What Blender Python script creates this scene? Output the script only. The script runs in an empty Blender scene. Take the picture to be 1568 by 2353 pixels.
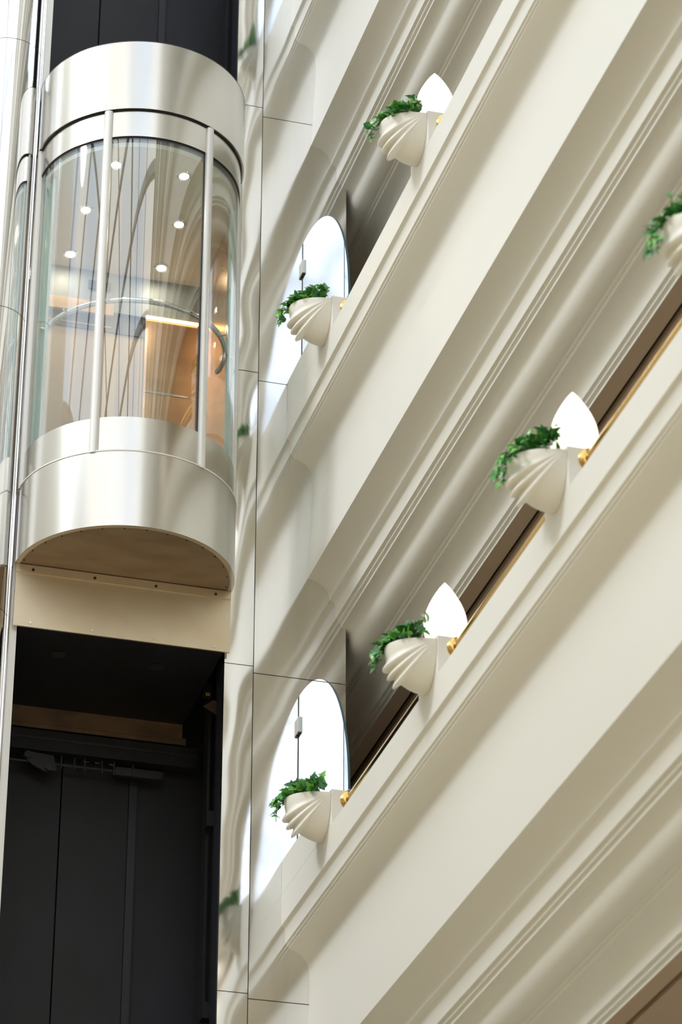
import bpy, math, random
from mathutils import Vector, Matrix

sc = bpy.context.scene
col = sc.collection
R = math.radians

# ------------------------------------------------------------------ camera
# World frame: X along the lift wall (right), Y away from the lens along the balconies, Z up, lens at the origin.
PITCH, ROLL, YAW, FPX = R(29.2815), R(0.097), R(15.8696), 7156.86
cam_d = bpy.data.cameras.new('camera')
cam_d.sensor_fit = 'HORIZONTAL'
cam_d.sensor_width = 24.0
cam_d.lens = FPX / 1568.0 * 24.0
cam_d.clip_end = 300
cam_d.dof.use_dof = True
cam_d.dof.focus_distance = 17.2
cam_d.dof.aperture_fstop = 2.8
cam = bpy.data.objects.new('camera', cam_d)
col.objects.link(cam)
fwd = Vector((math.sin(YAW) * math.cos(PITCH), math.cos(YAW) * math.cos(PITCH), math.sin(PITCH)))
rgt = Vector((math.cos(YAW), -math.sin(YAW), 0))
upv = rgt.cross(fwd)
r2 = rgt * math.cos(ROLL) + upv * math.sin(ROLL)
u2 = -rgt * math.sin(ROLL) + upv * math.cos(ROLL)
cam.matrix_world = Matrix(((r2.x, u2.x, -fwd.x, 0), (r2.y, u2.y, -fwd.y, 0), (r2.z, u2.z, -fwd.z, 0), (0, 0, 0, 1)))
sc.camera = cam

# ------------------------------------------------------------------ sky and exposure
w = bpy.data.worlds.new('sky')
sc.world = w
w.use_nodes = True
nt = w.node_tree
nt.nodes.clear()
out = nt.nodes.new('ShaderNodeOutputWorld')
bg = nt.nodes.new('ShaderNodeBackground')
tc = nt.nodes.new('ShaderNodeTexCoord')
nz = nt.nodes.new('ShaderNodeTexNoise')
nz.inputs['Scale'].default_value = 3.0
nz.inputs['Detail'].default_value = 5
rp = nt.nodes.new('ShaderNodeValToRGB')
rp.color_ramp.elements[0].position = 0.36
rp.color_ramp.elements[0].color = (0.60, 0.76, 1.0, 1)
rp.color_ramp.elements[1].position = 0.54
rp.color_ramp.elements[1].color = (1.0, 0.99, 0.97, 1)
nt.links.new(tc.outputs['Generated'], nz.inputs['Vector'])
nt.links.new(nz.outputs['Fac'], rp.inputs['Fac'])
nt.links.new(rp.outputs['Color'], bg.inputs['Color'])
bg.inputs['Strength'].default_value = 1.95
nt.links.new(bg.outputs['Background'], out.inputs['Surface'])

sun_d = bpy.data.lights.new('sun', 'SUN')      # hazy sun high on the left, over the far side of the atrium
sun_d.energy = 1.3
sun_d.angle = R(13)
sun_d.color = (0.92, 0.96, 1.0)
sun = bpy.data.objects.new('sun', sun_d)
col.objects.link(sun)
sun.rotation_euler = Vector((-math.cos(R(42)), -0.12, math.sin(R(42)))).to_track_quat('Z', 'Y').to_euler()
sun.location = (-14, 0, 30)

sc.view_settings.view_transform = 'Standard'
sc.view_settings.look = 'None'
sc.view_settings.gamma = 1.0
sc.view_settings.use_curve_mapping = False
sc.view_settings.exposure = 0.2
sc.cycles.max_bounces = 14
sc.cycles.diffuse_bounces = 6
sc.cycles.glossy_bounces = 6
sc.cycles.transparent_max_bounces = 12

# ------------------------------------------------------------------ materials
MATS = {}


def mat(name, color, rough=0.5, metal=0.0, noise=None, bump=None, emit=None, coat=0.0, spec=0.5, aniso=0.0):
    m = bpy.data.materials.new(name)
    m.use_nodes = True
    n = m.node_tree
    b = n.nodes['Principled BSDF']
    b.inputs['Base Color'].default_value = (*color, 1)
    b.inputs['Roughness'].default_value = rough
    b.inputs['Metallic'].default_value = metal
    b.inputs['Specular IOR Level'].default_value = spec
    b.inputs['Coat Weight'].default_value = coat
    b.inputs['Anisotropic'].default_value = aniso
    if emit:
        b.inputs['Emission Color'].default_value = (*emit[0], 1)
        b.inputs['Emission Strength'].default_value = emit[1]
    if noise:  # (scale vector, colour b, low, high)
        t = n.nodes.new('ShaderNodeTexCoord')
        mp = n.nodes.new('ShaderNodeMapping')
        mp.inputs['Scale'].default_value = noise[0]
        tx = n.nodes.new('ShaderNodeTexNoise')
        tx.inputs['Scale'].default_value = 1.0
        tx.inputs['Detail'].default_value = 6
        cr = n.nodes.new('ShaderNodeValToRGB')
        cr.color_ramp.elements[0].position = noise[2]
        cr.color_ramp.elements[0].color = (*color, 1)
        cr.color_ramp.elements[1].position = noise[3]
        cr.color_ramp.elements[1].color = (*noise[1], 1)
        n.links.new(t.outputs['Object'], mp.inputs['Vector'])
        n.links.new(mp.outputs['Vector'], tx.inputs['Vector'])
        n.links.new(tx.outputs['Fac'], cr.inputs['Fac'])
        n.links.new(cr.outputs['Color'], b.inputs['Base Color'])
    if bump:  # (scale vector, strength, distance)
        t = n.nodes.new('ShaderNodeTexCoord')
        mp = n.nodes.new('ShaderNodeMapping')
        mp.inputs['Scale'].default_value = bump[0]
        tx = n.nodes.new('ShaderNodeTexNoise')
        tx.inputs['Scale'].default_value = 1.0
        tx.inputs['Detail'].default_value = 3
        bp = n.nodes.new('ShaderNodeBump')
        bp.inputs['Strength'].default_value = bump[1]
        bp.inputs['Distance'].default_value = bump[2]
        n.links.new(t.outputs['Object'], mp.inputs['Vector'])
        n.links.new(mp.outputs['Vector'], tx.inputs['Vector'])
        n.links.new(tx.outputs['Fac'], bp.inputs['Height'])
        n.links.new(bp.outputs['Normal'], b.inputs['Normal'])
    MATS[name] = m
    return m


def glass_mat(name, tint, ior, rough=0.0, gloss_col=(1, 1, 1), floor_fac=0.0):
    """Clear architectural pane: fresnel reflection over tinted see-through."""
    m = bpy.data.materials.new(name)
    m.use_nodes = True
    n = m.node_tree
    n.nodes.clear()
    o = n.nodes.new('ShaderNodeOutputMaterial')
    mx = n.nodes.new('ShaderNodeMixShader')
    tr = n.nodes.new('ShaderNodeBsdfTransparent')
    tr.inputs['Color'].default_value = (*tint, 1)
    gl = n.nodes.new('ShaderNodeBsdfGlossy')
    gl.inputs['Roughness'].default_value = rough
    gl.inputs['Color'].default_value = (*gloss_col, 1)
    fr = n.nodes.new('ShaderNodeFresnel')
    fr.inputs['IOR'].default_value = ior
    geo = n.nodes.new('ShaderNodeNewGeometry')
    mi = n.nodes.new('ShaderNodeMapRange')          # same reflectance on both faces of the sheet
    mi.inputs['To Min'].default_value = ior
    mi.inputs['To Max'].default_value = 1.0 / ior
    n.links.new(geo.outputs['Backfacing'], mi.inputs['Value'])
    n.links.new(mi.outputs['Result'], fr.inputs['IOR'])
    ma = n.nodes.new('ShaderNodeMath')
    ma.operation = 'MAXIMUM'
    ma.inputs[1].default_value = floor_fac
    n.links.new(fr.outputs['Fac'], ma.inputs[0])
    n.links.new(ma.outputs[0], mx.inputs['Fac'])
    n.links.new(tr.outputs['BSDF'], mx.inputs[1])
    n.links.new(gl.outputs['BSDF'], mx.inputs[2])
    n.links.new(mx.outputs['Shader'], o.inputs['Surface'])
    MATS[name] = m
    return m


PAINT = mat('cream_paint', (0.85, 0.84, 0.785), 0.5, noise=((0.7, 0.25, 0.7), (0.84, 0.828, 0.765), 0.35, 0.7))
PLASTER = mat('planter_plaster', (0.85, 0.825, 0.745), 0.42)
TAUPE = mat('taupe_ceiling', (0.52, 0.385, 0.26), 0.6)
BLACK = mat('black_slot', (0.01, 0.01, 0.01), 0.6)
STEEL = mat('polished_steel', (0.86, 0.86, 0.85), 0.09, 1.0, noise=((9, 9, 0.35), (0.80, 0.80, 0.79), 0.4, 0.75))
CHROME = mat('chrome', (0.82, 0.82, 0.86), 0.07, 1.0)
DRUM = mat('brushed_steel', (0.60, 0.585, 0.54), 0.22, 1.0, noise=((2.2, 2.2, 0.5), (0.52, 0.505, 0.46), 0.42, 0.8),
           bump=((14, 14, 420), 0.05, 0.001))
SATIN = mat('satin_white_metal', (0.82, 0.81, 0.78), 0.4, 0.2, noise=((20, 20, 1.2), (0.72, 0.71, 0.68), 0.4, 0.8))
PLATE = mat('worn_steel_plate', (0.74, 0.64, 0.47), 0.42, 0.8, noise=((3, 3, 4), (0.66, 0.54, 0.36), 0.35, 0.8))
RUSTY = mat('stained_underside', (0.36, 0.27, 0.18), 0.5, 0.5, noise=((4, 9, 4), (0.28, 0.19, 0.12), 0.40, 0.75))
DARK = mat('black_shaft_paint', (0.010, 0.010, 0.012), 0.55, noise=((3, 3, 1.5), (0.018, 0.019, 0.027), 0.4, 0.75))
NAVY = mat('dark_jamb', (0.016, 0.017, 0.024), 0.4)
DARKMET = mat('dark_machine_metal', (0.045, 0.045, 0.048), 0.4, 0.4)
BRONZE = mat('bronze_sill', (0.20, 0.125, 0.07), 0.5, 0.3, noise=((5, 3, 9), (0.13, 0.08, 0.05), 0.4, 0.7))
BRASS = mat('polished_brass', (0.66, 0.42, 0.13), 0.16, 1.0)
COPPER = mat('copper_panel', (0.62, 0.40, 0.24), 0.24, 0.9, noise=((1, 1, 9), (0.50, 0.31, 0.18), 0.4, 0.7))
TAN = mat('tan_laminate', (0.46, 0.35, 0.24), 0.45)
WOOD = mat('pale_wood', (0.55, 0.36, 0.21), 0.5, noise=((2, 2, 30), (0.46, 0.29, 0.16), 0.4, 0.7))
GREY = mat('grey_header', (0.20, 0.22, 0.23), 0.5)
WHITE = mat('lift_ceiling_white', (0.72, 0.71, 0.66), 0.5)
LEDW = mat('downlight_glow', (1, 0.9, 0.75), 0.4, emit=((1, 0.84, 0.62), 22.0))
LEDC = mat('warm_strip_glow', (1, 0.7, 0.4), 0.4, emit=((1, 0.58, 0.26), 9.0))
YELLOW = mat('yellow_tag', (0.75, 0.52, 0.03), 0.5)
SOIL = mat('dark_soil', (0.03, 0.022, 0.015), 0.9)
FLOORM = mat('warm_lobby_floor', (0.88, 0.73, 0.46), 0.45, noise=((0.6, 0.6, 0.6), (0.82, 0.66, 0.40), 0.4, 0.7))
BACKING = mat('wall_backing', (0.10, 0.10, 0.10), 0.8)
FRAMEG = mat('skylight_frame', (0.22, 0.23, 0.25), 0.5)
EGG = mat('opal_glass_glow', (0.95, 0.92, 0.88), 0.35, emit=((1.0, 0.86, 0.72), 1.3))
PANE = glass_mat('curved_lift_glass', (0.90, 0.93, 0.91), 2.0)
SCREEN = glass_mat('screen_glass', (0.72, 0.80, 0.82), 1.6, 0.0, (0.93, 0.96, 1.0), 0.72)
TEAL = mat('glass_edge_teal', (0.42, 0.58, 0.57), 0.12, 0.0, coat=0.6)
LEAFS = [mat('ivy_leaf_deep', (0.035, 0.17, 0.03), 0.35, noise=((30, 30, 30), (0.06, 0.26, 0.04), 0.4, 0.7)),
         mat('ivy_leaf_mid', (0.08, 0.34, 0.045), 0.32, noise=((30, 30, 30), (0.05, 0.24, 0.035), 0.4, 0.7)),
         mat('ivy_leaf_bright', (0.20, 0.52, 0.08), 0.32, noise=((30, 30, 30), (0.12, 0.40, 0.06), 0.4, 0.7)),
         mat('ivy_leaf_bluish', (0.10, 0.30, 0.14), 0.2, noise=((30, 30, 30), (0.05, 0.22, 0.09), 0.4, 0.7))]
STEM = mat('ivy_stem', (0.10, 0.12, 0.04), 0.6)


# ------------------------------------------------------------------ mesh helpers
def mk(name, verts, faces, m, parent=None, smooth=None, loc=None):
    me = bpy.data.meshes.new(name)
    me.from_pydata(verts, [], faces)
    if smooth is not None:
        for p in me.polygons:
            p.use_smooth = True
        me.set_sharp_from_angle(angle=R(smooth))
    me.materials.append(m)
    o = bpy.data.objects.new(name, me)
    col.objects.link(o)
    if parent:
        o.parent = parent
    if loc:
        o.location = loc
    return o


class MB:
    def __init__(s):
        s.v, s.f = [], []

    def add(s, v, f):
        k = len(s.v)
        s.v += [tuple(p) for p in v]
        s.f += [tuple(i + k for i in q) for q in f]
        return s

    def box(s, x0, x1, y0, y1, z0, z1):
        return s.add([(x0, y0, z0), (x1, y0, z0), (x1, y1, z0), (x0, y1, z0), (x0, y0, z1), (x1, y0, z1), (x1, y1, z1), (x0, y1, z1)],
                     [(0, 3, 2, 1), (4, 5, 6, 7), (0, 1, 5, 4), (1, 2, 6, 5), (2, 3, 7, 6), (3, 0, 4, 7)])

    def bar(s, a, b, r, n=4):
        return s.tube([a, b], r, n)

    def tube(s, pts, r, n=12, closed=False):
        pts = [Vector(p) for p in pts]
        rs = r if isinstance(r, (list, tuple)) else [r] * len(pts)
        rings = []
        for i, p in enumerate(pts):
            t = (pts[min(i + 1, len(pts) - 1)] - pts[max(i - 1, 0)]).normalized()
            ref = Vector((0, 0, 1)) if abs(t.z) < 0.9 else Vector((1, 0, 0))
            a = t.cross(ref).normalized()
            b = a.cross(t)
            rings.append([p + (a * math.cos(2 * math.pi * (k + .5) / n) + b * math.sin(2 * math.pi * (k + .5) / n)) * rs[i] for k in range(n)])
        v = [q for rr in rings for q in rr]
        f = []
        for i in range(len(pts) - 1):
            for k in range(n):
                f.append((i * n + k, i * n + (k + 1) % n, (i + 1) * n + (k + 1) % n, (i + 1) * n + k))
        f.append(tuple(range(n))[::-1])
        f.append(tuple((len(pts) - 1) * n + k for k in range(n)))
        return s.add(v, f)

    def lathe(s, prof, c, axis='z', n=32):
        """prof: (radius, height) list along axis from centre c."""
        v, f = [], []
        for r, h in prof:
            for k in range(n):
                a = 2 * math.pi * k / n
                p = (r * math.cos(a), r * math.sin(a), h)
                if axis == 'y':
                    p = (p[0], h, p[1])
                elif axis == 'x':
                    p = (h, p[0], p[1])
                v.append((c[0] + p[0], c[1] + p[1], c[2] + p[2]))
        m_ = len(prof)
        for i in range(m_ - 1):
            for k in range(n):
                f.append((i * n + k, i * n + (k + 1) % n, (i + 1) * n + (k + 1) % n, (i + 1) * n + k))
        f.append(tuple(range(n))[::-1])
        f.append(tuple((m_ - 1) * n + k for k in range(n)))
        return s.add(v, f)

    def prism(s, prof, y0, y1):
        """closed (x, z) outline extruded along Y"""
        n = len(prof)
        v = [(x, y0, z) for x, z in prof] + [(x, y1, z) for x, z in prof]
        f = [(i, (i + 1) % n, n + (i + 1) % n, n + i) for i in range(n)]
        f.append(tuple(range(n))[::-1])
        f.append(tuple(range(n, 2 * n)))
        return s.add(v, f)

    def zprism(s, outline, z0, z1):
        n = len(outline)
        v = [(x, y, z0) for x, y in outline] + [(x, y, z1) for x, y in outline]
        f = [(i, (i + 1) % n, n + (i + 1) % n, n + i) for i in range(n)]
        f.append(tuple(range(n))[::-1])
        f.append(tuple(range(n, 2 * n)))
        return s.add(v, f)

    def build(s, name, m, parent=None, smooth=None):
        return mk(name, s.v, s.f, m, parent, smooth)


def empty(name, loc, label=None, cat=None, group=None):
    o = bpy.data.objects.new(name, None)
    o.empty_display_size = 0.1
    col.objects.link(o)
    o.location = loc
    o['_'] = 1
    del o['_']
    if label:
        tag(o, label, cat, group)
    return o


def tag(o, label, cat, group=None):
    o['label'] = label
    o['category'] = cat
    if group:
        o['group'] = group
    return o


def keep(child, parent):
    """parent a world-space mesh to an Empty that sits elsewhere"""
    child.parent = parent
    child.matrix_parent_inverse = Matrix.Translation(parent.location).inverted()
    return child


def structure(o):
    o['kind'] = 'structure'
    return o


TOP = 17.0
XL = -8.5            # outer face of the parapets across the atrium
TOPL = 15.6          # eaves on the far side of the atrium
D = 14.974          # plane of the polished steel wall
XF = 3.93           # outer face of the parapets
YN = -30.0          # near end of the long balconies (behind the lens)
LZ = {1: -3.0, 2: 0.0, 3: 3.0}

# ------------------------------------------------------------------ balcony cross-section (x, z for level 2)
CORNICE = [(3.931, 9.162), (3.936, 9.160), (3.946, 9.152), (3.952, 9.140), (3.953, 9.063), (3.962, 9.061), (3.963, 9.050), (3.972, 9.048), (3.973, 9.038)]
FASCIA = [(3.973, 9.038), (3.992, 9.033), (4.010, 9.026), (4.024, 9.018), (4.040, 9.007), (4.053, 8.995), (4.065, 8.981), (4.075, 8.964), (4.082, 8.945),
          (4.087, 8.918), (4.089, 8.88), (4.089, 8.82), (4.087, 8.74), (4.082, 8.66), (4.075, 8.54), (4.068, 8.40), (4.062, 8.268)]
COVE = [(4.062, 8.268), (4.076, 8.266), (4.092, 8.261), (4.116, 8.252), (4.138, 8.239), (4.156, 8.225), (4.171, 8.208), (4.181, 8.191), (4.187, 8.172), (4.190, 8.147)]
BAND = [(4.190, 8.147), (4.206, 8.145), (4.216, 8.138), (4.222, 8.126), (4.225, 8.108), (4.225, 8.032), (4.241, 8.031), (4.242, 8.010), (4.256, 8.009), (4.257, 7.985)]
ROLL_ = [(4.257, 7.985), (4.272, 7.984), (4.290, 7.978), (4.305, 7.966), (4.316, 7.948), (4.322, 7.925), (4.327, 7.902), (4.336, 7.880), (4.349, 7.860), (4.366, 7.844),
         (4.386, 7.834), (4.408, 7.831), (4.420, 7.831), (4.421, 7.814), (4.433, 7.813), (4.434, 7.795)]
INNER = [(4.434, 7.795), (4.452, 7.793), (4.472, 7.786), (4.492, 7.773), (4.508, 7.754), (4.520, 7.730), (4.528, 7.70), (4.532, 7.658), (4.547, 7.657), (4.548, 7.637), (4.563, 7.636), (4.564, 7.613)]


def section_parts():
    """name, closed outline, far end along Y"""
    yl = D + 4.0
    return [
        ('parapet', [(3.93, 9.335), (3.931, 9.162), (4.13, 9.162), (4.13, 9.335)], D),
        ('cornice_moulding', CORNICE + [(4.13, 9.038), (4.13, 9.162)], D),
        ('fascia', FASCIA + [(4.30, 8.268), (4.30, 9.038)], D),
        ('cove_moulding', COVE + [(4.30, 8.147), (4.30, 8.268)], D),
        ('band_moulding', BAND + [(4.283, 7.985), (4.283, 8.147)], D),
        ('roll_moulding', ROLL_ + [(4.60, 7.795), (4.60, 7.985)], yl),
        ('inner_cove_moulding', INNER + [(4.566, 7.613), (4.60, 7.68), (4.60, 7.795)], yl),
    ]


PIERS = {1: [13.995, 12.20, 10.41, 8.62], 2: [14.015, 12.228], 3: [14.015]}
PW = 0.296
ORD = {1: 'lowest', 2: 'middle', 3: 'topmost'}


def mirror_x(pts):
    return [(XL - (x - XF), z) for x, z in pts][::-1]


for lv, dz in LZ.items():
    root = empty('balcony', (XF, 6.0, 8.0 + dz),
                 {1: 'long cream balcony front with a brass handrail, lowest of the three',
                  2: 'long cream balcony front in the middle, carrying the planter beside the lift glass',
                  3: 'cream balcony front cut by the top edge of the picture'}[lv], 'balcony', 'cream moulded balcony fronts')
    for nm, prof, yend in section_parts():
        m = MB().prism([(x, z + dz) for x, z in prof], YN, yend)
        keep(m.build(nm, PAINT, None, 28), root)
    # corridor ceiling in two strips with a black slot between, slab above
    c0 = 7.613 + dz
    keep(MB().box(4.568, 4.652, YN, D + 4, c0 + .002, c0 + .05).build('corridor_ceiling', TAUPE), root)
    keep(MB().box(4.682, 5.9, YN, D + 4, c0 + .002, c0 + .05).build('corridor_ceiling', TAUPE), root)
    keep(MB().box(4.652, 4.682, YN, D + 4, c0 + .035, c0 + .05).build('ceiling_slot', BLACK), root)
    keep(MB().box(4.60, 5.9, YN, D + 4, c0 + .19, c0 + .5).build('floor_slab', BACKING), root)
    # piers stand on the parapet; the one at the wall runs on to the steel
    zt = 9.535 + dz + (0.012 if lv > 1 else 0.0)
    for i, y0 in enumerate(PIERS[lv]):
        y1 = D - 0.002 if i == 0 else y0 + PW
        m = MB().box(3.93, 4.15, y0, y1, 9.3345 + dz, zt)
        o = keep(m.build('end_pier' if i == 0 else 'pier', PAINT), root)
        bv = o.modifiers.new('edge', 'BEVEL')
        bv.width = 0.004
        bv.segments = 2

# the levels above and below, and the facing side of the atrium (seen as reflections)
mr, ml = MB(), MB()
for k in range(-2, 3):
    dz = 3.0 * k
    for nm, prof, yend in section_parts():
        if k not in (-1, 0, 1):
            mr.prism([(x, z + dz) for x, z in prof], YN, yend)
        ml.prism(mirror_x([(x, z + dz) for x, z in prof]), YN, D)
    for mm, sx in ((mr, 1), (ml, -1)):
        if (sx == 1 and k in (-1, 0, 1)) or (sx == -1 and k == 9):
            continue
        x0, x1 = (4.56, 5.9) if sx == 1 else (XL - 2.0, XL - .63)
        mm.box(x0, x1, YN, D + 4 if sx == 1 else D, 7.615 + dz, 8.1 + dz)
mr.box(5.9, 6.1, YN, D + 4, -1.6, TOP)
mr.box(4.13, 5.9, YN, D + 4, TOP - 1.1, TOP)
ml.box(XL - 2.2, XL - 2.0, YN, D, -1.6, TOPL)
ml.box(XL - 2.0, XL - .2, YN, D, TOPL - .5, TOPL)
structure(mr.build('wall_right', PAINT, None, 28))
structure(ml.build('wall_left', PAINT, None, 28))
structure(MB().box(XL - 2.2, 6.1, YN - 0.3, YN, -1.6, TOP).build('wall_rear', PAINT))
structure(MB().box(3.9, 6.1, D + 4, D + 4.2, -1.6, TOP).box(4.02, 4.25, D + .165, D + 4, -1.6, TOP).box(3.9, 6.1, D - .5, D + 4.2, TOP, TOP + .2).build('wall_lobby_light_block', TAUPE))  # unseen lobby enclosure, added to keep sky light from leaking behind the steel
structure(MB().box(XL - 2.2, 6.1, YN, D + 5, -1.8, -1.6).build('floor', FLOORM))

# gabled skylight ribs over the void
sk = structure(MB().box(-1.62, -1.38, YN, D, TOP + 2.2, TOP + 2.45).build('ceiling', FRAMEG))
y = YN
while y < D - 2:
    for xa, za in ((XL - .2, TOPL - .1), (4.1, TOP - .1)):
        MB().bar((xa, y + 4.2, za), (-1.5, y, TOP + 2.3), 0.10).build('rafter', FRAMEG, sk)
    y += 2.6
for xa, za in ((-5.2, TOPL + 1.1), (-3.3, TOPL + 2.2), (0.4, TOP + 1.5), (2.2, TOP + .75)):
    MB().bar((xa, YN, za), (xa, D, za), 0.06).build('purlin', FRAMEG, sk)
for xa, zg in ((XL - .3, TOPL), (4.2, TOP)):
    MB().box(xa - .35, xa + .35, YN, D, zg - .4, zg).build('gutter', PAINT, sk)

# ------------------------------------------------------------------ steel wall beside the lift
OX0, OX1 = 2.425, 3.590      # shaft opening
back = MB()
back.box(OX1 + .012, 4.270, D + .034, D + .16, -1.6, TOP)
back.box(XL - 2.2, 2.05, D + .12, D + .3, -1.6, TOP)
wall_back = structure(back.build('wall_back', BACKING))
MB().box(XL - 2.2, 2.05, D + .03, D + .12, -1.6, TOP).build('plaster_face', PAINT, wall_back)


def wavy_panel(x0, x1, z0, z1, amp, seed, name='steel_panel', nx=16, nzz=70):
    rnd = random.Random(seed)
    waves = [(rnd.uniform(-9, 9), rnd.choice((-1, 1)) * rnd.uniform(6, 17), rnd.uniform(0, 6.28), rnd.uniform(.5, 1)) for _ in range(5)]
    v, f = [], []
    for j in range(nzz + 1):
        for i in range(nx + 1):
            u, t = i / nx, j / nzz
            x, z = x0 + (x1 - x0) * u, z0 + (z1 - z0) * t
            edge = min(1, 6 * min(t, 1 - t) + .15)
            dy = sum(a * math.sin(kx * x + kz * z + p) / abs(kz) * 8 for kx, kz, p, a in waves) * amp * edge
            dy -= amp * 2.2 * math.sin(math.pi * u) * edge
            v.append((x, D + dy, z))
    n1 = nx + 1
    for j in range(nzz):
        for i in range(nx):
            a = j * n1 + i
            f.append((a, a + 1, a + n1 + 1, a + n1))
    nf = len(v)
    ring = [i for i in range(n1)] + [j * n1 + nx for j in range(1, nzz + 1)] + [nzz * n1 + i for i in range(nx - 1, -1, -1)] + [j * n1 for j in range(nzz - 1, 0, -1)]
    for i in ring:
        v.append((v[i][0], D + .03, v[i][2]))
    for q in range(len(ring)):
        a, b = ring[q], ring[(q + 1) % len(ring)]
        f.append((b, a, nf + q, nf + (q + 1) % len(ring)))
    f.append(tuple(nf + q for q in range(len(ring)))[::-1])
    return mk(name, v, f, STEEL, wall_back, 40)


zn = [5.766 + 1.908 * k for k in range(-3, 6)]
zw = [5.738 + 1.895 * k for k in range(-3, 6)]
g = .0022
for k in range(len(zn) - 1):
    wavy_panel(OX1, 3.755 - g, zn[k] + g, zn[k + 1] - g, 0.0013, 10 + k, nx=14, nzz=80)
    wavy_panel(3.755 + g, 4.286, zw[k] + g, zw[k + 1] - g, 0.00055, 40 + k, nx=22, nzz=60)

# round steel pilaster left of the opening, in stacked lengths
zc = [11.583 + 1.9 * k for k in range(-6, 4)]
for k in range(len(zc) - 1):
    m = MB()
    m.lathe([(.192, zc[k] + .002), (.192, zc[k + 1] - .002)], (2.185, 15.03, 0), 'z', 72)
    m.build('column_section', STEEL, wall_back, 40)
MB().lathe([(.188, -1.6), (.188, TOP)], (2.185, 15.03, 0), 'z', 48).build('column_core', BACKING, wall_back, 40)
# white-metal edge strip and chrome bead between pilaster and opening
MB().box(2.372, OX0, D - .006, D + .05, -1.6, TOP).build('edge_strip', SATIN, wall_back)
MB().lathe([(.012, -1.6), (.012, TOP)], (2.372, D - .012, 0), 'z', 20).build('edge_bead', CHROME, wall_back, 40)

# ------------------------------------------------------------------ lift shaft
SB = 16.05
shaft = structure(MB().box(2.05, 2.25, D + .16, SB + .2, -1.6, TOP).box(3.80, 4.0, D + .16, SB + .2, -1.6, TOP).box(2.25, 3.80, SB + .06, SB + .2, -1.6, TOP)
                  .build('wall_shaft', DARK))
MB().box(OX1, OX1 + .01, D + .031, D + .17, -1.6, TOP).build('jamb', NAVY, shaft)
MB().box(OX1 + .012, 3.80, D + .165, D + .18, -1.6, TOP).build('return_panel', DARK, shaft)
MB().box(OX0 - .012, OX0, D + .051, D + .17, -1.6, TOP).build('jamb', NAVY, shaft)
for (x0, x1, y) in ((2.25, 2.911, SB + .03), (2.917, 3.303, SB + .012), (3.303, 3.347, SB - .012), (3.350, 3.80, SB + .03)):
    MB().box(x0, x1, y, SB + .06, -1.6, TOP).build('shaft_panel', DARK if x1 - x0 > .1 else NAVY, shaft)
for x in (3.655, 3.70):
    MB().box(x, x + .014, 15.60, 15.70, -1.6, TOP).build('guide_rail', DARKMET, shaft)
for z in (6.98, 5.86, 8.1):
    MB().box(3.64, 3.73, 15.52, 15.60, z - .045, z + .045).build('rail_bracket', DARKMET, shaft)

# landing door gear behind the shaft
hd = empty('door_header', (3.0, 15.95, 7.47), 'black landing door header with hanger rollers inside the dark shaft', 'door gear')
keep(MB().box(2.25, 3.675, 15.945, 16.02, 7.47, 7.595).build('header_beam', DARK), hd)
keep(MB().box(2.25, 3.675, 15.938, 15.945, 7.535, 7.55).build('header_lip', DARKMET), hd)
keep(MB().tube([(2.3, 15.97, 7.405), (3.45, 15.97, 7.405)], .007, 8).build('hanger_track', DARKMET), hd)
keep(MB().box(3.20, 3.48, 15.96, 15.99, 7.38, 7.43).build('track_stop', DARKMET), hd)
h = keep(MB().prism([(2.66, 7.43), (2.70, 7.46), (2.84, 7.45), (2.86, 7.36), (2.80, 7.345), (2.72, 7.38)], 15.955, 15.97).build('hanger_plate', DARKMET), hd)
for cx, cz in ((2.69, 7.435), (2.815, 7.37)):
    keep(MB().lathe([(.022, -.012), (.022, .012)], (cx, 15.95, cz), 'y', 20).build('roller', DARKMET, None, 40), hd)
for cx in (2.885, 2.96, 3.02, 3.12, 3.19, 3.30):
    keep(MB().box(cx - .004, cx + .004, 15.95, 15.965, 7.375, 7.45).build('track_hook', DARKMET), hd)
for cx in (3.03, 3.10, 3.185):
    keep(MB().tube([(cx - .02, 15.955, 7.437), (cx, 15.948, 7.428), (cx + .02, 15.955, 7.437)], .006, 8).build('spring_clip', CHROME, None, 40), hd)
keep(MB().lathe([(.013, -.006), (.013, 0)], (3.655, 15.93, 7.535), 'y', 16).build('bolt', DARKMET, None, 40), hd)

sw = empty('limit_switch', (3.64, 15.5, 7.78), 'small grey switch box with a yellow tag hanging in the dark shaft', 'switch box')
keep(MB().box(3.595, 3.645, 15.50, 15.53, 7.715, 7.80).build('switch_body', DARKMET), sw)
keep(MB().box(3.612, 3.634, 15.497, 15.50, 7.722, 7.738).build('tag', YELLOW), sw)
keep(MB().box(3.618, 3.628, 15.4955, 15.497, 7.7275, 7.7325).build('tag_mark', BLACK), sw)
keep(MB().tube([(3.63, 15.515, 7.80), (3.64, 15.515, 7.83), (3.65, 15.515, 7.87), (3.655, 15.515, 7.93)], .003, 6).build('cable', DARKMET), sw)
br = tag(MB().prism([(3.60, 7.655), (3.70, 7.60), (3.70, 7.685), (3.66, 7.70)], 15.50, 15.51).build('mounting_bracket', BRONZE),
         'tapered bronze bracket plate under the switch box in the shaft', 'bracket')

# ------------------------------------------------------------------ lift car
CX, CY = 3.0, 14.945
car = empty('glass_lift', (CX, CY, 8.095), 'rounded glass lift car with brushed steel drum and cap on the steel wall', 'elevator')


def arc(r, th):
    return (CX + r * math.sin(th), CY - r * math.cos(th))


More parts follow.
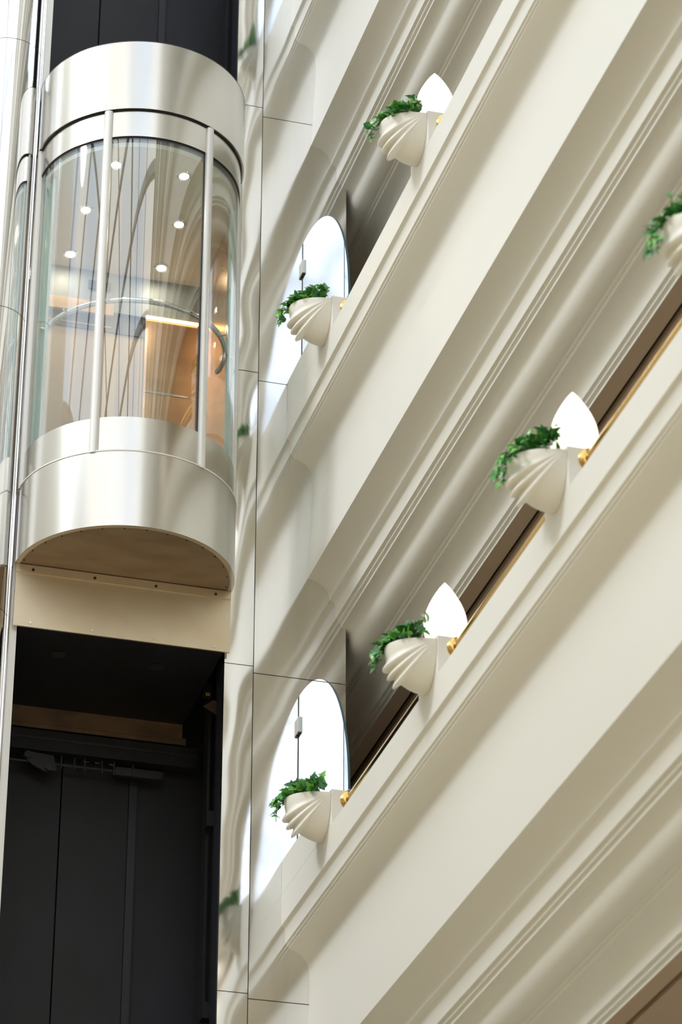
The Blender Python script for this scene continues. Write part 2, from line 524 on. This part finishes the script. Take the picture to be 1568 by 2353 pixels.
def band(r0, r1, z0, z1, a0=-90, a1=90, n=64):
    m = MB()
    v, f = [], []
    for i in range(n + 1):
        t = R(a0 + (a1 - a0) * i / n)
        (xi, yi), (xo, yo) = arc(r0, t), arc(r1, t)
        v += [(xi, yi, z0), (xo, yo, z0), (xo, yo, z1), (xi, yi, z1)]
    for i in range(n):
        a, b = i * 4, i * 4 + 4
        for k in range(4):
            f.append((a + k, a + (k + 1) % 4, b + (k + 1) % 4, b + k))
    f += [(3, 2, 1, 0), (n * 4, n * 4 + 1, n * 4 + 2, n * 4 + 3)]
    return m.add(v, f)


def half_disc(r, z0, z1, back_y=None, bx=None, n=64):
    pts = [arc(r, R(-90 + 180 * i / n)) for i in range(n + 1)]
    if back_y:
        pts += [(CX + bx, back_y), (CX - bx, back_y)]
    return MB().zprism(pts, z0, z1)


def cp(o):
    return keep(o, car)


cp(band(.585, .613, 8.095, 8.563).build('drum', DRUM, None, 35))
cp(band(.570, .5985, 8.563, 8.782).build('sill_band', DRUM, None, 35))
cp(band(.6005, .6165, 8.557, 8.565).build('drum_lip', SATIN, None, 35))
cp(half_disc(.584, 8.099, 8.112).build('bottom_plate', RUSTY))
for i in range(15):
    t = R(-84 + 12 * i)
    x, y_ = arc(.572, t)
    cp(MB().lathe([(.0045, 8.095), (.0045, 8.0995)], (x, y_, 0), 'z', 8).build('rivet', DARKMET))
cp(band(.5985, .6005, 10.667, 10.845).build('header_skin', DRUM, None, 35))
cp(band(.570, .5985, 10.667, 10.845).build('header_band', DRUM, None, 35))
cp(band(.575, .594, 10.657, 10.667).build('glass_gasket', BLACK, None, 35))
cp(band(.575, .606, 10.845, 10.852).build('shadow_gap', BLACK, None, 35))
cp(band(.590, .618, 10.852, 11.335).build('cap', DRUM, None, 35))
cp(band(.598, .6185, 11.335, 11.34).build('cap_edge', DARKMET, None, 35))
cp(half_disc(.589, 11.25, 11.27, 15.75, .575).build('roof_plate', DARKMET))
for a0, a1 in ((-87, -31.2), (-28.8, 28.8), (31.2, 87)):
    cp(band(.584, .592, 8.782, 10.667, a0, a1, 40).build('glass_pane', PANE, None, 35))


def mullion(deg, wd, m_, r0=.592, r1=.622, nm='mullion', z0=8.555, z1=10.845):
    t = R(deg)
    c, s_ = math.cos(t), math.sin(t)
    prof = [(-wd, r0), (-wd, r1 - .012), (-wd * .7, r1 - .004), (-wd * .3, r1), (wd * .3, r1), (wd * .7, r1 - .004), (wd, r1 - .012), (wd, r0)]
    o = [(CX + r * s_ + u * c, CY - r * c + u * s_) for u, r in prof]
    return cp(MB().zprism(o, z0, z1).build(nm, m_, None, 35))


for d in (-30, 30):
    mullion(d, .024, SATIN)
    mullion(d - 2.7, .003, BLACK, .588, .596, 'mullion_gasket', 8.783, 10.667)
for d in (-87.6, 87.6):
    mullion(d, .016, SATIN)
for d in (-83.2, 83.2):
    mullion(d, .022, TEAL, .540, .582, 'glass_edge', 8.784, 10.66)
for d in (-76, 78):
    mullion(d, .010, TEAL, .545, .560, 'glass_edge', 8.784, 10.66)

# skirt below the drum
cp(MB().box(2.397, 3.608, 14.932, 14.944, 7.718, 8.092).build('skirt_panel', PLATE))
cp(MB().box(2.397, 3.608, 14.926, 14.932, 8.045, 8.094).build('skirt_flange', PLATE))
for z, yb in ((8.066, 14.926), (7.742, 14.932)):
    for x in (2.49, 2.835, 3.18, 3.52):
        cp(MB().lathe([(.007, -.005), (.009, 0)], (x, yb, z), 'y', 12).build('bolt', DARKMET if z > 8 else CHROME, None, 40))
cp(MB().box(2.44, 3.575, 14.95, 15.915, 7.722, 7.80).build('platform', DARK))
for x in (2.707, 3.263):
    cp(MB().lathe([(.040, 7.716), (.036, 7.722)], (x, 15.217, 0), 'z', 24).build('floor_plug', DARKMET, None, 40))
cp(MB().box(2.44, 3.575, 15.915, 15.925, 7.622, 7.735).build('toe_guard', BRONZE))
cp(MB().box(2.44, 3.600, 15.925, 15.935, 7.600, 7.640).build('toe_guard_lip', BRONZE))

# interior
cp(half_disc(.568, 8.60, 8.62, 15.75, .565).build('car_floor', GREY))
cp(half_disc(.574, 10.61, 10.64, 15.714, .565).build('car_ceiling', WHITE))
cp(MB().box(2.425, 2.437, 14.95, 15.80, 7.80, 11.26).build('side_wall', TAN))
cp(MB().box(3.563, 3.575, 14.95, 15.80, 7.80, 11.26).build('side_wall', COPPER))
cp(MB().box(2.437, 3.225, 15.75, 15.77, 8.62, 10.20).build('door_panel', TAN))
cp(MB().box(3.228, 3.555, 15.72, 15.77, 8.62, 10.32).build('control_panel', COPPER))
for z in (9.10, 9.42, 9.80):
    cp(MB().box(3.235, 3.500, 15.716, 15.72, z, z + .012).build('panel_trim', CHROME))
cp(MB().box(3.228, 3.555, 15.705, 15.72, 10.325, 10.34).build('light_strip', LEDC))
cp(MB().box(2.437, 3.563, 15.715, 15.73, 10.33, 10.64).build('header', GREY))
cp(MB().box(2.437, 3.02, 15.69, 15.715, 10.29, 10.375).build('lintel', WOOD))
cp(MB().box(2.437, 3.228, 15.74, 15.76, 10.20, 10.33).build('dark_transom', NAVY))
cp(MB().box(2.60, 3.02, 15.735, 15.74, 10.228, 10.236).build('transom_line', WOOD))
cp(MB().box(2.86, 3.00, 15.70, 15.71, 10.47, 10.53).build('indicator_box', NAVY))
pts = [(*arc(.53, R(-100 + 200 * i / 60)), 9.585) for i in range(61)]
cp(MB().tube(pts, .0165, 14).build('handrail', CHROME, None, 50))
for d in (-80, -55, 55, 80):
    a, b = arc(.53, R(d)), arc(.578, R(d))
    cp(MB().tube([(*a, 9.575), (*b, 9.575)], .007, 10).build('handrail_bracket', CHROME, None, 50))
for x, y_ in ((2.785, 14.585), (3.19, 14.585), (2.708, 15.08), (3.275, 15.075), (2.717, 15.565), (3.28, 15.56)):
    dl = cp(MB().lathe([(.040, 10.600), (.046, 10.606), (.046, 10.612)], (x, y_, 0), 'z', 28).build('downlight_ring', CHROME, None, 40))
    MB().lathe([(.028, 10.597), (.028, 10.601)], (x, y_, 0), 'z', 24).build('downlight', LEDW, dl)
    ld = bpy.data.lights.new('downlight_beam', 'AREA')
    ld.shape = 'DISK'
    ld.size = .05
    ld.energy = 1.5
    ld.color = (1.0, .85, .66)
    lo = bpy.data.objects.new('downlight_beam', ld)
    col.objects.link(lo)
    lo.location = (x, y_, 10.594)
    cp(lo)

# ------------------------------------------------------------------ brass rails between piers
rail_labels = {
    (1, 0): 'brass handrail between the glass screen and the first lit lamp on the lowest balcony',
    (1, 1): 'brass handrail between the two lit egg lamps on the lowest balcony',
    (1, 2): 'brass handrail running up to the right of the nearest lit egg lamp',
    (2, 0): 'brass handrail mostly hidden behind the middle balcony, beside the glass screen',
    (2, 1): 'brass handrail end showing below the single lit lamp of the middle balcony'}
for lv in (1, 2):
    ys = PIERS[lv]
    for i, ynear in enumerate(ys):
        if (lv, i) not in rail_labels:
            continue
        yfar = ynear
        yend = ys[i + 1] + PW if i + 1 < len(ys) else ynear - 1.49
        zr = 6.478 + (3.0 if lv == 2 else 0)
        t = empty('handrail', (4.035, yend, zr), rail_labels[(lv, i)], 'handrail', 'brass balcony handrails')
        keep(MB().tube([(4.035, yfar - .002, zr), (4.035, yend + .002, zr)], .034, 20).build('rail', BRASS, None, 40), t)
        for yy, s_ in ((yfar, -1), (yend, 1)):
            fl = keep(MB().lathe([(.058, 0), (.058, s_ * .006), (.050, s_ * .014), (.042, s_ * .020)], (4.035, yy, zr), 'y', 28).build('flange', BRASS, None, 40), t)
            MB().lathe([(.008, 0), (.006, s_ * .010)], (3.990, yy + s_ * .012, zr - .012), 'y', 10).build('screw', BRASS, fl, 40)

# ------------------------------------------------------------------ quarter-round glass screens at the wall
for lv, lab in ((1, 'quarter-round glass screen on the lowest balcony where it meets the steel'),
                (2, 'quarter-round glass screen on the middle balcony, mirroring blue sky'),
                (3, 'quarter-round glass screen above the top edge, seen only as reflection')):
    dz = LZ[lv]
    zb = 9.536 + dz + (0.012 if lv > 1 else 0)
    t = empty('glass_screen', (4.021, 14.5, zb), lab, 'glass screen', 'quarter-round glass screens')
    n = 40
    pts = [(D - .014, zb)] + [(D - .014 - .978 * math.sin(R(90 * i / n)), zb + .985 * math.cos(R(90 * i / n))) for i in range(n + 1)]
    k = len(pts)
    v = [(4.015, a, b) for a, b in pts] + [(4.027, a, b) for a, b in pts]
    f = [tuple(range(k)), tuple(range(k, 2 * k))[::-1]]
    keep(mk('pane', v, f, SCREEN), t)
    rim = [(i, i + 1, k + i + 1, k + i) for i in range(1, k - 1)]
    vr = [(4.0147 if q < k else 4.0273, a - .0006, b + .0006) for q, (a, b) in enumerate(pts + pts)]
    ri = [(4.0147 if q < k else 4.0273, a + .004, b - .004) for q, (a, b) in enumerate(pts + pts)]
    edge = MB()
    for i in range(1, k - 1):
        edge.add([vr[i], vr[i + 1], vr[k + i + 1], vr[k + i]], [(0, 1, 2, 3)])
    keep(edge.build('polished_edge', mat('glass_rim_%d' % lv, (0.05, 0.10, 0.13), 0.15), None, 40), t)
    keep(MB().box(4.0145, 4.0275, D - .013, D - .004, zb, zb + .985).build('gasket', BLACK), t)
    zcl = zb + .80
    keep(MB().box(4.003, 4.039, D - .042, D - .004, zcl - .045, zcl + .045).build('clip', SATIN), t)
    keep(MB().box(4.005, 4.037, D - .040, D - .006, zcl - .052, zcl - .045).build('clip_base', DARKMET), t)


# ------------------------------------------------------------------ shell planters
def rho(phi, s):
    d = math.degrees(phi)
    r = .205 + .006 * math.sin(phi) ** 2
    for c, a, wl, wr in ((28.5, .038, 5.4, 2.4), (39.5, .043, 4.0, 2.4), (51, .054, 4.6, 2.2)):
        e = (d - c) / (wl if d < c else wr)
        r += a * math.exp(-e * e) * s ** .95
    return r


AY = PW / 2


def bowl_mesh():
    nps, nph = 40, 84
    v, f = [], []
    for i in range(nps + 1):
        psi = math.pi * (.004 + .992 * i / nps)
        s, c = math.sin(psi), math.cos(psi)
        for j in range(nph + 1):
            phi = math.pi / 2 * j / nph
            r = rho(phi, s)
            v.append((-r * math.cos(phi) * s, -AY * c, -r * math.sin(phi) * s))
    w_ = nph + 1
    for i in range(nps):
        for j in range(nph):
            a = i * w_ + j
            f.append((a, a + w_, a + w_ + 1, a + 1))
    # lip and inner wall
    base = len(v)
    for i in range(nps + 1):
        x, y_, z = v[i * w_]
        v.append((x * .90, y_ * .93, 0.0))
        v.append((x * .86, y_ * .90, -.045))
    for i in range(nps):
        a, b = i * w_, (i + 1) * w_
        q, p = base + 2 * i, base + 2 * i + 2
        f += [(a, q, p, b), (q, q + 1, p + 1, p)]
    soil = [(v[base + 2 * i + 1][0], v[base + 2 * i + 1][1], -.040) for i in range(nps + 1)]
    me = bpy.data.meshes.new('bowl')
    me.from_pydata(v, [], f)
    for p in me.polygons:
        p.use_smooth = True
    me.set_sharp_from_angle(angle=R(50))
    me.materials.append(PLASTER)
    ms = bpy.data.meshes.new('soil')
    n = len(soil)
    ms.from_pydata(soil + [(x, y_, z - .02) for x, y_, z in soil],
                   [], [tuple(range(n))[::-1], tuple(range(n, 2 * n))] + [(i, (i + 1) % n, n + (i + 1) % n, n + i) for i in range(n)])
    ms.materials.append(SOIL)
    return me, ms


BOWL, SOILM = bowl_mesh()


def leaf_mesh(kind):
    """lobed, folded ivy blade about 1 unit long, stalk at the origin, tip along +Y"""
    if kind == 0:
        half = [(0, 0), (.20, -.10), (.42, .02), (.36, .22), (.50, .42), (.27, .50), (.20, .72), (0, 1.0)]
    elif kind == 1:
        half = [(0, 0), (.24, -.06), (.40, .14), (.40, .34), (.28, .60), (.13, .82), (0, 1.0)]
    else:
        half = [(0, 0), (.16, -.12), (.38, -.02), (.30, .20), (.56, .30), (.30, .46), (.17, .74), (0, 1.0)]
    n = len(half)
    v, f = [], []

    def zz(x, y_):
        return .34 * abs(x) - .30 * (y_ - .3) ** 2
    mid = [(0, p[1], zz(0, p[1])) for p in half]
    for sgn in (1, -1):
        b = len(v)
        v += mid
        v += [(sgn * p[0], p[1], zz(p[0], p[1])) for p in half]
        for i in range(n - 1):
            q = [b + i, b + n + i, b + n + i + 1, b + i + 1]
            if i == 0:
                q = [b, b + n + 1, b + 1]
            if i == n - 2:
                q = [b + i, b + n + i, b + n - 1]
            f.append(tuple(q if sgn == 1 else q[::-1]))
    me = bpy.data.meshes.new('leaf')
    me.from_pydata(v, [], f)
    for p in me.polygons:
        p.use_smooth = True
    return me


LEAFM = []
for kd in range(3):
    base_me = leaf_mesh(kd)
    for mt in LEAFS:
        me = base_me.copy()
        me.materials.append(mt)
        LEAFM.append(me)


def ivy(origin, seed, label, sprays):
    rnd = random.Random(seed)
    t = empty('ivy_plant', origin, label, 'plant', 'ivy in the balcony planters')
    spots = []
    # mound over the bowl
    for _ in range(112):
        psi = math.pi * rnd.uniform(.05, .96)
        rr = math.sqrt(rnd.uniform(.02, 1.0))
        x = -.20 * rr * math.sin(psi) - .006
        y_ = -AY * .98 * math.cos(psi) * (.35 + .65 * rr)
        hgt = .014 + .105 * (1 - rr ** 2.4) * rnd.uniform(.35, 1.2) + rnd.uniform(0, .03)
        out_ = Vector((x * 1.2, y_, .0))
        spots.append((Vector((x, y_, hgt)), out_ + Vector((rnd.uniform(-.1, .08), rnd.uniform(-.1, .1), rnd.uniform(-.06, .14))), rnd.uniform(.042, .064)))
    # trailing shoots over the lip: (psi fraction, length, leaf count)
    for ps, ln, cnt in sprays:
        psi = math.pi * ps
        s, c = math.sin(psi), math.cos(psi)
        p0 = Vector((-.17 * s, -AY * .9 * c, .03))
        path = [p0, Vector((-.215 * s, -AY * 1.03 * c, .035)), Vector((-.243 * s, -AY * 1.10 * c, .005)), Vector((-.252 * s, -AY * 1.12 * c, -ln * .5)), Vector((-.25 * s, -AY * 1.12 * c, -ln))]
        MB().tube(path, .0018, 5).build('stem', STEM, t)
        for q in range(cnt):
            u = (q + .6) / cnt * 4
            i = min(3, int(u))
            p = path[i].lerp(path[i + 1], u - i)
            spots.append((p + Vector((rnd.uniform(-.014, .008), rnd.uniform(-.022, .022), rnd.uniform(-.008, .008))),
                          Vector((-s * .8 + rnd.uniform(-.4, .4), -c * .8 + rnd.uniform(-.6, .6), rnd.uniform(-1.1, .1))), rnd.uniform(.036, .052)))
    # a few shoots standing up
    for _ in range(3):
        a = Vector((-rnd.uniform(.04, .17), rnd.uniform(-.09, .11), .05))
        b = a + Vector((rnd.uniform(-.03, .02), rnd.uniform(-.02, .02), rnd.uniform(.045, .07)))
        MB().tube([a, b], .0015, 5).build('stem', STEM, t)
        spots.append((b, Vector((rnd.uniform(-.5, .5), rnd.uniform(-.5, .5), .8)), .032))
    for p, d, sz in spots:
        d = d.normalized()
        nrm = Vector((rnd.uniform(-1.1, .3), rnd.uniform(-1.3, .1), rnd.uniform(.1, 1.0)))
        if d.z < -.3:
            nrm = Vector((-1.0, -.5, .35 + rnd.uniform(-.3, .3)))
        side = d.cross(nrm).normalized()
        nrm = side.cross(d).normalized()
        me = rnd.choice(LEAFM)
        o = bpy.data.objects.new('leaf', me)
        col.objects.link(o)
        o.parent = t
        mw = Matrix((side, d, nrm)).transposed().to_4x4()
        o.matrix_local = Matrix.Translation(p - d * sz * .25) @ mw @ Matrix.Diagonal((sz, sz, sz, 1))
    return t


PLANTERS = {
    (1, 0): ('cream shell planter on the lowest balcony against the glass screen, without a lamp',
             'ivy in the unlit planter at the steel wall on the lowest balcony', [(.62, .05, 6), (.52, .03, 5), (.50, .12, 4), (.66, .02, 4)]),
    (1, 1): ('cream shell planter below the farther of the two lit lamps on the lowest balcony',
             'ivy beside the farther lit lamp of the lowest balcony, one shoot hanging low', [(.60, .06, 8), (.50, .03, 6), (.55, .12, 6), (.68, .03, 6)]),
    (1, 2): ('cream shell planter below the nearest large lit lamp on the lowest balcony',
             'ivy beside the nearest large lit lamp, sprawling to the left', [(.62, .06, 9), (.50, .05, 8), (.40, .03, 6), (.30, .04, 5), (.72, .05, 7)]),
    (1, 3): ('cream shell planter cut off by the right edge of the picture',
             'ivy cut off by the right edge of the picture', [(.62, .09, 9), (.52, .06, 7), (.72, .05, 7), (.45, .10, 6)]),
    (2, 0): ('cream shell planter on the middle balcony in front of the glass screen, without a lamp',
             'ivy in the unlit planter in front of the sky-blue glass screen', [(.58, .09, 9), (.50, .05, 7), (.64, .04, 6)]),
    (2, 1): ('cream shell planter with the single lit lamp of the middle balcony',
             'ivy beside the single lit lamp of the middle balcony', [(.60, .07, 7), (.52, .03, 6), (.25, .03, 3)]),
    (3, 0): ('cream shell planter above the top edge, seen only as a reflection in steel',
             'ivy seen only as a reflection near the top of the steel wall', [(.55, .04, 6)])}
for (lv, i), (lb, li, sp) in PLANTERS.items():
    yc = PIERS[lv][i] + AY
    zt = 9.515 + LZ[lv] + (0.012 if lv > 1 else 0)
    t = empty('planter', (XF - .001, yc, zt), lb, 'planter', 'shell planters on the balconies')
    o = bpy.data.objects.new('bowl', BOWL)
    col.objects.link(o)
    o.parent = t
    o = bpy.data.objects.new('soil', SOILM)
    col.objects.link(o)
    o.parent = t
    ivy((XF - .001, yc, zt - .012), 100 + lv * 10 + i, li, sp)

# ------------------------------------------------------------------ egg lamps
EGGP = [(.062, .010), (.076, .022), (.090, .05), (.099, .085), (.1035, .12), (.102, .15), (.097, .18), (.088, .21), (.076, .24), (.061, .27), (.044, .30), (.026, .328), (.012, .346), (.002, .358)]
LAMPS = {(1, 1): 'glowing white egg lamp, farther of the two on the lowest balcony',
         (1, 2): 'glowing white egg lamp, largest and nearest, right of the trailing ivy',
         (2, 1): 'glowing white egg lamp on the middle balcony, half behind the white parapet'}
for (lv, i), lb in LAMPS.items():
    yc = PIERS[lv][i] + AY
    zt = 9.536 + LZ[lv] + (0.012 if lv > 1 else 0)
    t = empty('egg_lamp', (4.02, yc, zt), lb, 'lamp', 'egg lamps on the piers')
    keep(MB().lathe([(.058, zt), (.058, zt + .008), (.050, zt + .012)], (4.02, yc, 0), 'z', 32).build('base_ring', BRASS, None, 40), t)
    keep(MB().lathe([(r, zt + hh) for r, hh in EGGP], (4.02, yc, 0), 'z', 48).build('shade', EGG, None, 60), t)
